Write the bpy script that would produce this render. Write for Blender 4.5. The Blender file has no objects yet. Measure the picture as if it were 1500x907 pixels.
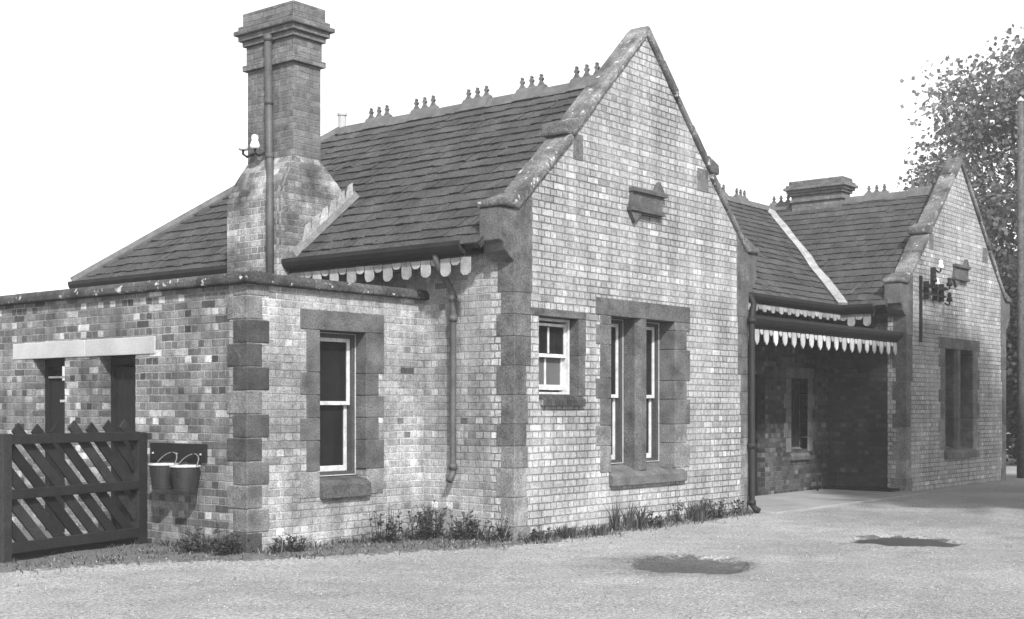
import bpy, bmesh, math, random
from mathutils import Vector, Matrix
random.seed(7)
R = math.radians
C = bpy.context.scene.collection
rnd = random.uniform

# ------------------------------------------------------------------ materials
MATS = {}
def nt_new(name):
    m = bpy.data.materials.new(name); m.use_nodes = True
    nt = m.node_tree; nt.nodes.clear()
    out = nt.nodes.new('ShaderNodeOutputMaterial'); b = nt.nodes.new('ShaderNodeBsdfPrincipled')
    nt.links.new(b.outputs[0], out.inputs[0]); MATS[name] = m
    return m, nt, b
def N(nt, t, **kw):
    n = nt.nodes.new(t)
    for k, v in kw.items(): setattr(n, k, v)
    return n
def math_(nt, op, a, b=None, c=None, clamp=False):
    n = nt.nodes.new('ShaderNodeMath'); n.operation = op; n.use_clamp = clamp
    for i, v in enumerate((a, b, c)):
        if v is None: continue
        if isinstance(v, (int, float)): n.inputs[i].default_value = v
        else: nt.links.new(v, n.inputs[i])
    return n.outputs[0]
def maprange(nt, v, a, b, c, d, smooth=False):
    n = nt.nodes.new('ShaderNodeMapRange'); n.clamp = True
    if smooth: n.interpolation_type = 'SMOOTHSTEP'
    nt.links.new(v, n.inputs[0])
    for i, x in enumerate((a, b, c, d)): n.inputs[i+1].default_value = x
    return n.outputs[0]
def noise(nt, co, scale, detail=3, rough=.6):
    n = nt.nodes.new('ShaderNodeTexNoise'); n.inputs['Scale'].default_value = scale
    n.inputs['Detail'].default_value = detail; n.inputs['Roughness'].default_value = rough
    nt.links.new(co, n.inputs['Vector']); return n.outputs[0]
def ramp(nt, v, pts, const=False):
    n = nt.nodes.new('ShaderNodeValToRGB'); r = n.color_ramp
    if const: r.interpolation = 'CONSTANT'
    while len(r.elements) > 1: r.elements.remove(r.elements[-1])
    for i, (p, g) in enumerate(pts):
        e = r.elements[0] if i == 0 else r.elements.new(p)
        e.position = p; e.color = (g, g, g, 1)
    nt.links.new(v, n.inputs[0]); return n.outputs[0]
def obj_co(nt): return N(nt, 'ShaderNodeTexCoord').outputs['Object']
def set_col(nt, b, v):
    nt.links.new(v, b.inputs['Base Color'])
def bump(nt, b, h, strength=.5, dist=.01):
    n = nt.nodes.new('ShaderNodeBump'); n.inputs['Strength'].default_value = strength
    n.inputs['Distance'].default_value = dist
    nt.links.new(h, n.inputs['Height']); nt.links.new(n.outputs[0], b.inputs['Normal'])

def plain(name, base, rough=.85, fine=(90, .25), coarse=(2.2, .25), tone=True, spots=None, spec=.3, bmp=.3, metal=0):
    m, nt, b = nt_new(name); co = obj_co(nt)
    f = noise(nt, co, fine[0], 3, .7); g = noise(nt, co, coarse[0], 5, .6)
    v = math_(nt, 'MULTIPLY', maprange(nt, f, .34, .66, 1-fine[1]*1.15, 1+fine[1]*1.15), maprange(nt, g, .3, .7, 1-coarse[1], 1+coarse[1]))
    v = math_(nt, 'MULTIPLY', v, base)
    if tone:
        a = N(nt, 'ShaderNodeAttribute', attribute_name='tone'); v = math_(nt, 'MULTIPLY', v, a.outputs['Fac'])
    if spots:                                   # lichen: scale, threshold, value
        s = noise(nt, co, spots[0], 4, .65); k = maprange(nt, s, spots[1], spots[1]+.05, 0, 1)
        mx = N(nt, 'ShaderNodeMix', data_type='FLOAT'); nt.links.new(k, mx.inputs[0]); nt.links.new(v, mx.inputs[2])
        mx.inputs[3].default_value = spots[2]; v = mx.outputs[0]
    set_col(nt, b, v)
    b.inputs['Roughness'].default_value = rough; b.inputs['Specular IOR Level'].default_value = spec
    b.inputs['Metallic'].default_value = metal
    if bmp: bump(nt, b, math_(nt, 'ADD', f, math_(nt, 'MULTIPLY', g, 2.)), bmp, .01)
    return m

def brick(name, pts, mortar, L=.235, H=.0853, w=.011, stain=.25, grain=.42, soot=None):
    """English bond brickwork worked out brick by brick, so every brick has its own tone"""
    m, nt, b = nt_new(name); co = obj_co(nt)
    wob = noise(nt, co, 9, 2, .5)
    sp = N(nt, 'ShaderNodeSeparateXYZ'); nt.links.new(co, sp.inputs[0])
    ge = N(nt, 'ShaderNodeNewGeometry'); sn = N(nt, 'ShaderNodeSeparateXYZ'); nt.links.new(ge.outputs['True Normal'], sn.inputs[0])
    side = math_(nt, 'GREATER_THAN', math_(nt, 'ABSOLUTE', sn.outputs[0]), .6)
    u = N(nt, 'ShaderNodeMix', data_type='FLOAT'); nt.links.new(side, u.inputs[0])
    nt.links.new(sp.outputs[0], u.inputs[2]); nt.links.new(sp.outputs[1], u.inputs[3])
    wv = math_(nt, 'MULTIPLY', math_(nt, 'SUBTRACT', wob, .5), .016)
    uu = math_(nt, 'ADD', u.outputs[0], math_(nt, 'ADD', wv, 50.)); zz = math_(nt, 'ADD', sp.outputs[2], math_(nt, 'ADD', wv, 5 * H))
    zr = math_(nt, 'DIVIDE', zz, H); row = math_(nt, 'FLOOR', zr); fz = math_(nt, 'MULTIPLY', math_(nt, 'FRACT', zr), H)
    par = math_(nt, 'FLOORED_MODULO', row, 2.)
    wn1 = N(nt, 'ShaderNodeTexWhiteNoise', noise_dimensions='1D'); nt.links.new(row, wn1.inputs['W'])
    par = math_(nt, 'GREATER_THAN', math_(nt, 'ADD', math_(nt, 'MULTIPLY', par, .75), math_(nt, 'MULTIPLY', wn1.outputs[0], .4)), .55)
    LL = math_(nt, 'SUBTRACT', L, math_(nt, 'MULTIPLY', par, L/2))
    uo = math_(nt, 'ADD', uu, math_(nt, 'MULTIPLY', par, L/4))
    ur = math_(nt, 'DIVIDE', uo, LL); col = math_(nt, 'FLOOR', ur); fu = math_(nt, 'MULTIPLY', math_(nt, 'FRACT', ur), LL)
    d = math_(nt, 'MINIMUM', math_(nt, 'MINIMUM', fz, math_(nt, 'SUBTRACT', H, fz)), math_(nt, 'MINIMUM', fu, math_(nt, 'SUBTRACT', LL, fu)))
    chip = noise(nt, co, 34, 3, .7)
    d = math_(nt, 'SUBTRACT', d, math_(nt, 'MULTIPLY', math_(nt, 'SUBTRACT', chip, .45), .02))
    mask = maprange(nt, d, w*.2, w*.8, 0, 1, True)
    cb = N(nt, 'ShaderNodeCombineXYZ'); nt.links.new(col, cb.inputs[0]); nt.links.new(row, cb.inputs[1]); nt.links.new(side, cb.inputs[2])
    wn = N(nt, 'ShaderNodeTexWhiteNoise', noise_dimensions='3D'); nt.links.new(cb.outputs[0], wn.inputs['Vector'])
    bc = ramp(nt, wn.outputs[0], pts)
    f = noise(nt, co, 62, 4, .8); g = noise(nt, co, 1.1, 6, .62); h = noise(nt, co, 14, 4, .65)
    v = math_(nt, 'MULTIPLY', math_(nt, 'MULTIPLY', bc, maprange(nt, wn1.outputs[0], 0, 1, .86, 1.12)), maprange(nt, h, .33, .67, .72, 1.25))
    mv = math_(nt, 'MULTIPLY', maprange(nt, g, .35, .65, mortar[0], mortar[1]), 1.)
    mx = N(nt, 'ShaderNodeMix', data_type='FLOAT'); nt.links.new(mask, mx.inputs[0]); nt.links.new(mv, mx.inputs[2]); nt.links.new(v, mx.inputs[3])
    v = math_(nt, 'MULTIPLY', mx.outputs[0], maprange(nt, f, .36, .64, 1-grain, 1+grain))
    v = math_(nt, 'MULTIPLY', v, maprange(nt, g, .3, .7, 1-stain, 1+stain*.6))
    vm = N(nt, 'ShaderNodeVectorMath', operation='MULTIPLY'); nt.links.new(co, vm.inputs[0]); vm.inputs[1].default_value = (5, 5, .45)
    st = noise(nt, vm.outputs[0], 1., 5, .65)
    v = math_(nt, 'MULTIPLY', v, maprange(nt, st, .36, .62, .76, 1.1))
    set_col(nt, b, v); b.inputs['Roughness'].default_value = .9; b.inputs['Specular IOR Level'].default_value = .25
    bump(nt, b, math_(nt, 'ADD', mask, math_(nt, 'MULTIPLY', h, .8)), .6, .012)
    return m

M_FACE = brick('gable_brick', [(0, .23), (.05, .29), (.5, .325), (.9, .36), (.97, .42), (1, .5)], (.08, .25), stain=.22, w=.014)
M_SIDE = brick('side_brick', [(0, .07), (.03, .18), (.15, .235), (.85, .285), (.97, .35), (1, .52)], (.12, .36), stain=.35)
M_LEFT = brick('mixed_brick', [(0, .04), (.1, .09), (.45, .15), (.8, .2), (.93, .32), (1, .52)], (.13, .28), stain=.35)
M_SHADEB = brick('porch_brick_shade_toned', [(0, .02), (.4, .032), (.8, .045), (1, .08)], (.025, .05))  # side wall brick darkened: the porch shade is put into its colour
M_BACK = brick('porch_back_brick_shade_toned', [(0, .025), (.4, .05), (.8, .07), (1, .13)], (.03, .08), stain=.5)  # back wall tones lowered to paint in the gloom under the canopy
M_STACK = brick('stack_brick', [(0, .1), (.5, .125), (1, .16)], (.1, .15))
M_BASE = brick('stack_base_brick', [(0, .11), (.4, .17), (.8, .22), (1, .33)], (.13, .26), stain=.95, grain=.5)
M_STONE = plain('sandstone', .088, fine=(58, .45), coarse=(3.5, .5), bmp=1.0)
M_COPE = plain('coping_stone', .12, fine=(45, .5), coarse=(3.2, .75), spots=(8, .61, .42), bmp=1.3)
M_LINT = plain('concrete_lintel', .34, fine=(60, .15), coarse=(2, .15))
M_SLATE = plain('roof_slate', .046, fine=(40, .6), coarse=(1.6, .35), rough=.8, bmp=.5, spots=(28, .75, .24))
M_IRON = plain('dark_iron', .018, rough=.6, fine=(60, .3), coarse=(5, .3), spec=.2)
M_PIPE = plain('painted_pipe', .06, rough=.6, fine=(60, .3), coarse=(4, .3), spec=.4)
M_FASC = plain('dark_fascia', .015, rough=.8, fine=(60, .25), coarse=(4, .3))
M_VAL = plain('valance_paint', .28, rough=.7, fine=(60, .2), coarse=(6, .3))
M_PETAL = plain('canopy_valance_paint', .4, rough=.7, fine=(60, .15), coarse=(3, .3))
M_WHITE = plain('white_paint', .46, rough=.6, fine=(60, .15), coarse=(8, .25), bmp=.1)
M_DARKW = plain('dark_painted_wood', .009, rough=.75, fine=(50, .3), coarse=(4, .3))
M_FENCE = plain('tarred_wood', .012, rough=.8, fine=(50, .4), coarse=(4, .4), bmp=.5)
M_LEAD = plain('lead', .27, rough=.6, fine=(40, .25), coarse=(5, .35))
M_FRAME = plain('weathered_frame', .05, fine=(60, .3), coarse=(5, .2))
M_PORC = plain('porcelain', .8, rough=.25, fine=(40, .03), coarse=(5, .05), spec=.6, bmp=0)
M_BUCK = plain('bucket_paint', .02, rough=.45, fine=(60, .3), coarse=(9, .35), spec=.5, bmp=.15)
M_RIM = plain('worn_rim', .4, rough=.4, fine=(40, .2), coarse=(9, .3), bmp=.1)
M_BARK = plain('bark', .07, fine=(20, .4), coarse=(4, .3))
M_SOIL = plain('verge_soil', .14, fine=(38, .7), coarse=(4, .5), bmp=1.0)
M_PAVE = plain('porch_paving', .24, fine=(60, .25), coarse=(1.5, .2), bmp=.4)
M_FIN = plain('ridge_tile', .1, fine=(50, .25), coarse=(5, .3))

def leafmat(name, base):
    m, nt, b = nt_new(name)
    a = N(nt, 'ShaderNodeAttribute', attribute_name='tone'); set_col(nt, b, math_(nt, 'MULTIPLY', a.outputs['Fac'], base))
    b.inputs['Roughness'].default_value = .6; b.inputs['Specular IOR Level'].default_value = .3
    t = N(nt, 'ShaderNodeBsdfTranslucent'); nt.links.new(math_(nt, 'MULTIPLY', a.outputs['Fac'], base*1.1), t.inputs[0])
    mix = N(nt, 'ShaderNodeMixShader'); mix.inputs[0].default_value = .5
    out = [n for n in nt.nodes if n.type == 'OUTPUT_MATERIAL'][0]
    nt.links.new(b.outputs[0], mix.inputs[1]); nt.links.new(t.outputs[0], mix.inputs[2]); nt.links.new(mix.outputs[0], out.inputs[0])
    return m
M_LEAF = leafmat('tree_leaf', .14)
M_DLEAF = leafmat('hedge_leaf', .06)
M_WEED = leafmat('weed_leaf', .1)
M_STRAW = leafmat('dry_grass', .3)

def glass(name, base, rough):
    m, nt, b = nt_new(name); co = obj_co(nt)
    g = noise(nt, co, 160 if rough > .3 else 3, 2)
    set_col(nt, b, math_(nt, 'MULTIPLY', maprange(nt, g, .3, .7, .7, 1.3), base))
    b.inputs['Roughness'].default_value = rough; b.inputs['Specular IOR Level'].default_value = .22
    if rough < .3: bump(nt, b, g, .04, .01)
    return m
M_GLASS = glass('window_glass', .012, .08)
M_FROST = glass('frosted_glass', .09, .55)

CR = (math.cos(.8958186), -math.sin(.8958186))     # the direction across the view
DARK_PATCHES = [(-.45, -2.6, .62, .85, .4, .82, 1.02), (-.75, -2.45, 1.0, 1.1, .72, .5, 1.15), (3.15, -3.38, .66, .72, .36, .85, 1.0), (4.6, -5.2, 1.2, 1.4, .75, .4, 1.2), (6.3, -2.6, 1.6, 2.0, .8, .3, 1.2), (1.6, -3.0, 1.2, .9, .86, .3, 1.2)]
def ground_mat():
    m, nt, b = nt_new('gravelled_tarmac'); co = obj_co(nt)
    f = noise(nt, co, 30, 4, .85); f2 = noise(nt, co, 75, 2, .8); g = noise(nt, co, .35, 6, .6); k = noise(nt, co, 2.4, 5, .6)
    v = math_(nt, 'MULTIPLY', maprange(nt, f, .36, .64, .5, 1.5), maprange(nt, f2, .34, .66, .45, 1.55))
    v = math_(nt, 'MULTIPLY', v, maprange(nt, g, .38, .62, .84, 1.1)); v = math_(nt, 'MULTIPLY', v, maprange(nt, k, .33, .67, .88, 1.1))
    vo = N(nt, 'ShaderNodeTexVoronoi'); vo.inputs['Scale'].default_value = 36; nt.links.new(co, vo.inputs['Vector'])
    peb = maprange(nt, vo.outputs['Distance'], .05, .3, 1.25, .95)
    v = math_(nt, 'MULTIPLY', math_(nt, 'MULTIPLY', v, peb), .268)
    sp = N(nt, 'ShaderNodeSeparateXYZ'); nt.links.new(co, sp.inputs[0])
    for cx, cy, a, bb, d0, e0, e1 in DARK_PATCHES:      # damp stains in the hollows, and other darker ground patches
        ux, uy = CR[0], CR[1]
        dx = math_(nt, 'SUBTRACT', sp.outputs[0], cx); dy = math_(nt, 'SUBTRACT', sp.outputs[1], cy)
        p = math_(nt, 'ADD', math_(nt, 'MULTIPLY', dx, ux/a), math_(nt, 'MULTIPLY', dy, uy/a))
        q = math_(nt, 'ADD', math_(nt, 'MULTIPLY', dx, -uy/bb), math_(nt, 'MULTIPLY', dy, ux/bb))
        r = math_(nt, 'SQRT', math_(nt, 'ADD', math_(nt, 'MULTIPLY', p, p), math_(nt, 'MULTIPLY', q, q)))
        r = math_(nt, 'ADD', r, math_(nt, 'MULTIPLY', math_(nt, 'SUBTRACT', k, .5), .9))
        r = math_(nt, 'ADD', r, math_(nt, 'MULTIPLY', math_(nt, 'SUBTRACT', f, .5), .35))
        v = math_(nt, 'MULTIPLY', v, maprange(nt, r, e0, e1, d0, 1, True))
    sa = N(nt, 'ShaderNodeAttribute', attribute_name='soil').outputs['Fac']
    n9 = noise(nt, co, 7, 5, .7)
    sm = maprange(nt, math_(nt, 'ADD', sa, math_(nt, 'MULTIPLY', math_(nt, 'SUBTRACT', n9, .5), 1.5)), .5, .62, 0, 1, True)
    soilc = math_(nt, 'MULTIPLY', maprange(nt, f, .33, .67, .25, 1.9), .105)
    mx = N(nt, 'ShaderNodeMix', data_type='FLOAT'); nt.links.new(sm, mx.inputs[0]); nt.links.new(v, mx.inputs[2]); nt.links.new(soilc, mx.inputs[3]); v = mx.outputs[0]
    set_col(nt, b, v)
    b.inputs['Roughness'].default_value = .92; b.inputs['Specular IOR Level'].default_value = .25
    bump(nt, b, math_(nt, 'ADD', f, math_(nt, 'ADD', f2, math_(nt, 'MULTIPLY', k, 1.5))), .7, .012)
    return m
M_GROUND = ground_mat()

def puddle_mat(name, base, rough):
    m, nt, b = nt_new(name); co = obj_co(nt)
    f = noise(nt, co, 60, 3, .8); g = noise(nt, co, 5, 4, .6)
    v = math_(nt, 'MULTIPLY', maprange(nt, f, .3, .7, .6, 1.4), maprange(nt, g, .3, .7, .7, 1.3))
    set_col(nt, b, math_(nt, 'MULTIPLY', v, base)); b.inputs['Roughness'].default_value = rough
    b.inputs['Specular IOR Level'].default_value = .25
    bump(nt, b, f, .5, .01)
    return m
M_WET = puddle_mat('damp_hollow', .09, .75)
M_DAMP = puddle_mat('damp_gravel', .17, .9)
M_PUD = puddle_mat('dirty_water', .035, .35)

# ------------------------------------------------------------------ mesh helpers
class MB:
    def __init__(s): s.v = []; s.f = []; s.t = []; s.tone = 1.
    def add(s, vs, fs, tone=None):
        o = len(s.v); s.v += [tuple(v) for v in vs]; s.f += [tuple(i+o for i in f) for f in fs]
        s.t += [s.tone if tone is None else tone]*len(fs); return s
    def box(s, x0, x1, y0, y1, z0, z1, tone=None):
        vs = [(x, y, z) for z in (z0, z1) for y in (y0, y1) for x in (x0, x1)]
        return s.add(vs, [(0, 2, 3, 1), (4, 5, 7, 6), (0, 1, 5, 4), (1, 3, 7, 5), (3, 2, 6, 7), (2, 0, 4, 6)], tone)
    def prism(s, poly, axis, a, b, tone=None):
        n = len(poly)
        mk = {'y': lambda p, c: (p[0], c, p[1]), 'x': lambda p, c: (c, p[0], p[1]), 'z': lambda p, c: (p[0], p[1], c)}[axis]
        vs = [mk(p, a) for p in poly] + [mk(p, b) for p in poly]
        fs = [tuple(range(n))[::-1], tuple(range(n, 2*n))] + [(i, (i+1) % n, n+(i+1) % n, n+i) for i in range(n)]
        return s.add(vs, fs, tone)
    def tube(s, pts, r, seg=8, tone=None, cap=True):
        pts = [Vector(p) for p in pts]; rs = r if isinstance(r, (list, tuple)) else [r]*len(pts)
        vs = []; ref = None
        for i, p in enumerate(pts):
            d = (pts[min(i+1, len(pts)-1)]-pts[max(i-1, 0)]).normalized()
            a = Vector((0, 0, 1)) if abs(d.z) < .9 else Vector((1, 0, 0))
            if ref is not None: a = ref
            x = (a-d*a.dot(d)).normalized(); ref = x; y = d.cross(x)
            for k in range(seg):
                t = 2*math.pi*k/seg; vs.append(p+(x*math.cos(t)+y*math.sin(t))*rs[i])
        fs = []
        for i in range(len(pts)-1):
            for k in range(seg): fs.append((i*seg+k, i*seg+(k+1) % seg, (i+1)*seg+(k+1) % seg, (i+1)*seg+k))
        if cap: fs += [tuple(range(seg))[::-1], tuple((len(pts)-1)*seg+k for k in range(seg))]
        return s.add(vs, fs, tone)
    def lathe(s, c, prof, seg=20, tone=None):
        vs = []; n = len(prof)
        for k in range(seg):
            t = 2*math.pi*k/seg
            for r, z in prof: vs.append((c[0]+r*math.cos(t), c[1]+r*math.sin(t), c[2]+z))
        fs = []
        for k in range(seg):
            for i in range(n-1): fs.append((k*n+i, ((k+1) % seg)*n+i, ((k+1) % seg)*n+i+1, k*n+i+1))
        return s.add(vs, fs, tone)
    def build(s, name, mat, parent=None, bevel=0, smooth=False, fix=True):
        me = bpy.data.meshes.new(name); me.from_pydata(s.v, [], s.f); me.update()
        a = me.attributes.new('tone', 'FLOAT', 'FACE'); a.data.foreach_set('value', s.t)
        if fix:
            bm = bmesh.new(); bm.from_mesh(me); bmesh.ops.recalc_face_normals(bm, faces=bm.faces); bm.to_mesh(me); bm.free()
        if smooth: me.polygons.foreach_set('use_smooth', [True]*len(me.polygons))
        me.materials.append(mat)
        o = bpy.data.objects.new(name, me); C.objects.link(o)
        if parent: o.parent = parent
        if bevel:
            b = o.modifiers.new('bevel', 'BEVEL'); b.width = bevel; b.segments = 2; b.limit_method = 'ANGLE'; b.angle_limit = R(40)
        return o
def empty(name, label, cat, loc=(0, 0, 0), group=None):
    o = bpy.data.objects.new(name, None); C.objects.link(o); o.location = loc; o.empty_display_size = .3
    return tag(o, label, cat, group)
def tag(o, label, cat, group=None):
    o['label'] = label; o['category'] = cat
    if group: o['group'] = group
    return o
def struct(o, kind='structure'): o['kind'] = kind; return o

# ------------------------------------------------------------------ camera, sun, sky
PSI = 0.8958186; CAM = (-11.814, -9.425, 1.55)
cam = bpy.data.cameras.new('camera'); co_ = bpy.data.objects.new('camera', cam); C.objects.link(co_)
co_.location = CAM; co_.rotation_euler = (R(90), 0, -PSI)
cam.sensor_width = 36; cam.lens = 36*1920.04/1500; cam.shift_y = 145.1/1500; cam.clip_end = 2000; cam.clip_start = .1
bpy.context.scene.camera = co_
SUN = Vector((-.75, -1, 1.0)).normalized()
el = math.asin(SUN.z); az = math.atan2(SUN.x, SUN.y)
sl = bpy.data.lights.new('sun', 'SUN'); sl.energy = 3.8; sl.angle = R(2.5); sl.color = (1, 1, 1)
so = bpy.data.objects.new('sun', sl); C.objects.link(so); so.rotation_euler = SUN.to_track_quat('Z', 'Y').to_euler()
w = bpy.data.worlds.new('World'); bpy.context.scene.world = w; w.use_nodes = True
nt = w.node_tree; bg = nt.nodes['Background']; sky = nt.nodes.new('ShaderNodeTexSky'); sky.sky_type = 'NISHITA'
sky.sun_disc = False; sky.sun_elevation = el; sky.sun_rotation = az; sky.dust_density = 1.5; sky.air_density = 1.0
sepc = nt.nodes.new('ShaderNodeSeparateColor'); nt.links.new(sky.outputs[0], sepc.inputs[0])   # a blue-sensitive monochrome film
nt.links.new(sepc.outputs[2], bg.inputs[0]); bg.inputs[1].default_value = .15
vs = bpy.context.scene.view_settings; vs.view_transform = 'Standard'; vs.look = 'None'; vs.exposure = .85; vs.gamma = 1; vs.use_curve_mapping = False

# ------------------------------------------------------------------ ground
edge = [(-9, 2.4), (-6.5, 1.75), (-5.4, 1.9), (-4.2, 1.75), (-3.2, 1.0), (-2.3, .55), (-.9, -.05), (.2, -.42), (1.2, -.34), (2.4, -.3), (4.1, -.28), (5.5, -.18), (5.56, .0)]
VERGE = edge+[(5.56, .2), (0, .2), (0, 1.6), (-2.6, 1.6), (-2.6, 6.5), (-9, 6.5)]
def inside(x, y, P=VERGE):
    c = False; j = len(P)-1
    for i in range(len(P)):
        if (P[i][1] > y) != (P[j][1] > y) and x < (P[j][0]-P[i][0])*(y-P[i][1])/(P[j][1]-P[i][1])+P[i][0]: c = not c
        j = i
    return c
def edge_dist(x, y):
    best = 9
    for (ax, ay), (bx, by) in zip(edge, edge[1:]):
        dx, dy = bx-ax, by-ay; t = max(0, min(1, ((x-ax)*dx+(y-ay)*dy)/(dx*dx+dy*dy))); best = min(best, math.hypot(x-ax-dx*t, y-ay-dy*t))
    return -best if inside(x, y) else best
def wave(x, y): return math.sin(3.1*x+1.7*math.sin(2.3*y))*.5+math.sin(4.7*y+2.1*math.sin(1.9*x+1))*.5
def hole(x, y, cx, cy, a, b, depth, sharp):
    dx, dy = x-cx, y-cy; p = (dx*CR[0]+dy*CR[1])/a; q = (-dx*CR[1]+dy*CR[0])/b
    r = math.hypot(p, q)+.09*math.sin(3*math.atan2(q, p)+1)+.06*math.sin(7*math.atan2(q, p))+.035*math.sin(13*math.atan2(q, p)+2)
    t = max(0, min(1, (1-r)/sharp)); return -depth*t*t*(3-2*t)
def axis(lo, hi, st):
    a = [-400, -200, -100, -50, -25, -14]; a = [v for v in a if v < lo-2]; n = int((hi-lo)/st)
    return a+[lo+(hi-lo)*i/n for i in range(n+1)]+[v for v in (14, 25, 50, 100, 200, 400) if v > hi+2]
xs = axis(-10, 8, .075); ys = axis(-8, 7, .075)
vv = []; soil = []
for y in ys:
    for x in xs:
        z = 0; so_ = 0
        if -10 < x < 8 and -8 < y < 7:
            z = .006*wave(x, y)+.004*wave(2.3*x+1, 2.1*y)-.006
            z += hole(x, y, -.45, -2.6, .62, .85, .04, .25)+hole(x, y, 3.15, -3.38, .64, .7, .05, .2)
            if y > -1.6 and x < 7: so_ = max(0, min(1, .5-edge_dist(x, y)/.5))
            z += .03*so_
        vv.append((x, y, z)); soil.append(so_)
nx = len(xs)
g = MB(); g.add(vv, [(j*nx+i, j*nx+i+1, (j+1)*nx+i+1, (j+1)*nx+i) for j in range(len(ys)-1) for i in range(nx-1)])
go = g.build('ground', M_GROUND, fix=False, smooth=True)
at_ = go.data.attributes.new('soil', 'FLOAT', 'POINT'); at_.data.foreach_set('value', soil); struct(go)
g = MB(); g.prism([(5.62, -.45), (11.5, -.45), (11.5, 1.52), (5.62, 1.52)], 'z', -.1, .03)
struct(g.build('pavement', M_PAVE, bevel=.01))
def blob(cx, cy, pts_dir, z, n=48, jit=.08, seed=1):
    """irregular outline: half axes a (along U) and b (along V)"""
    rr = random.Random(seed); U, a, b = pts_dir; U = Vector(U).normalized(); V = Vector((-U.y, U.x))
    ph = [rr.uniform(0, 6.28) for _ in range(5)]
    out = []
    for k in range(n):
        t = 2*math.pi*k/n; s = 1+jit*sum(math.sin((j+2)*t+ph[j])/(j+1) for j in range(5))
        p = Vector((cx, cy))+U*a*math.cos(t)*s+V*b*math.sin(t)*s; out.append((p.x, p.y, z))
    return out
def sheet(pts): m = MB(); m.add(pts, [tuple(range(len(pts)))]); return m
struct(sheet(blob(3.15, -3.38, (CR, .62, .68), -.036, n=90, jit=.02, seed=8)).build('puddle', M_PUD, fix=False))

# ------------------------------------------------------------------ the station building
ST = empty('station_building', 'old brick railway station building with twin gables, slate roofs and stone dressings', 'building')
def wall(name, axis, face, inner, a0, a1, z0, z1, holes, mat, extra=None):
    m = MB(); A = sorted({a0, a1, *[h[0] for h in holes], *[h[1] for h in holes]}); Z = sorted({z0, z1, *[h[2] for h in holes], *[h[3] for h in holes]})
    for i in range(len(A)-1):
        for j in range(len(Z)-1):
            ca, cz = (A[i]+A[i+1])/2, (Z[j]+Z[j+1])/2
            if any(h[0] < ca < h[1] and h[2] < cz < h[3] for h in holes): continue
            lo, hi = min(face, inner), max(face, inner)
            if axis == 'y': m.box(A[i], A[i+1], lo, hi, Z[j], Z[j+1])
            else: m.box(lo, hi, A[i], A[i+1], Z[j], Z[j+1])
    if extra: extra(m)
    return m.build(name, mat, ST, fix=False)
def gable_top(dx):
    def f(m):
        P = [(0, 3.88), (5.566, 3.88), (4.44, 4.86), (4.44, 4.93), (2.783, 6.47), (1.126, 4.93), (1.126, 4.86)]
        m.prism([(x+dx, z) for x, z in P], 'y', 0, .24)
    return f
DX = 11.57; W = 5.566
wall('wall', 'y', 0, .35, 0, W, -.2, 3.88, [(.47, 1.3, 1.62, 2.68), (1.93, 3.54, .6, 2.77)], M_FACE, gable_top(0))
wall('wall', 'y', 0, .35, DX, DX+W, -.2, 3.88, [(DX+1.93, DX+3.54, .6, 2.77)], M_FACE, gable_top(DX))
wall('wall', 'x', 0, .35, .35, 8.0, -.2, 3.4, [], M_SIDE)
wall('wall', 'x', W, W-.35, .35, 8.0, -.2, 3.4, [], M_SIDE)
wall('wall', 'x', DX, DX+.35, .35, 8.0, -.2, 3.4, [], M_SHADEB)
wall('wall', 'x', DX+W, DX+W-.35, .35, 8.0, -.2, 3.4, [], M_SIDE)
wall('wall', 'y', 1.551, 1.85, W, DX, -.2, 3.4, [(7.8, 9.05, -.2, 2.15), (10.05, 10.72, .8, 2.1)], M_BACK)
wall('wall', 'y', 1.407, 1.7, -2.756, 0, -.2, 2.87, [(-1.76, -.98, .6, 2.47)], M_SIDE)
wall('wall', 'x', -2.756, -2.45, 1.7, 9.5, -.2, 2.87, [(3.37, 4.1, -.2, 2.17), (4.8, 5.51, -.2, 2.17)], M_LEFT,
     )
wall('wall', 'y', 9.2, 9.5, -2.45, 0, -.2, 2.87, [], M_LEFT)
wall('wall', 'y', 7.7, 8.0, .35, W-.35, -.2, 3.4, [], M_LEFT)
wall('wall', 'y', 7.7, 8.0, DX+.35, DX+W-.35, -.2, 3.4, [], M_LEFT)

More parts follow.
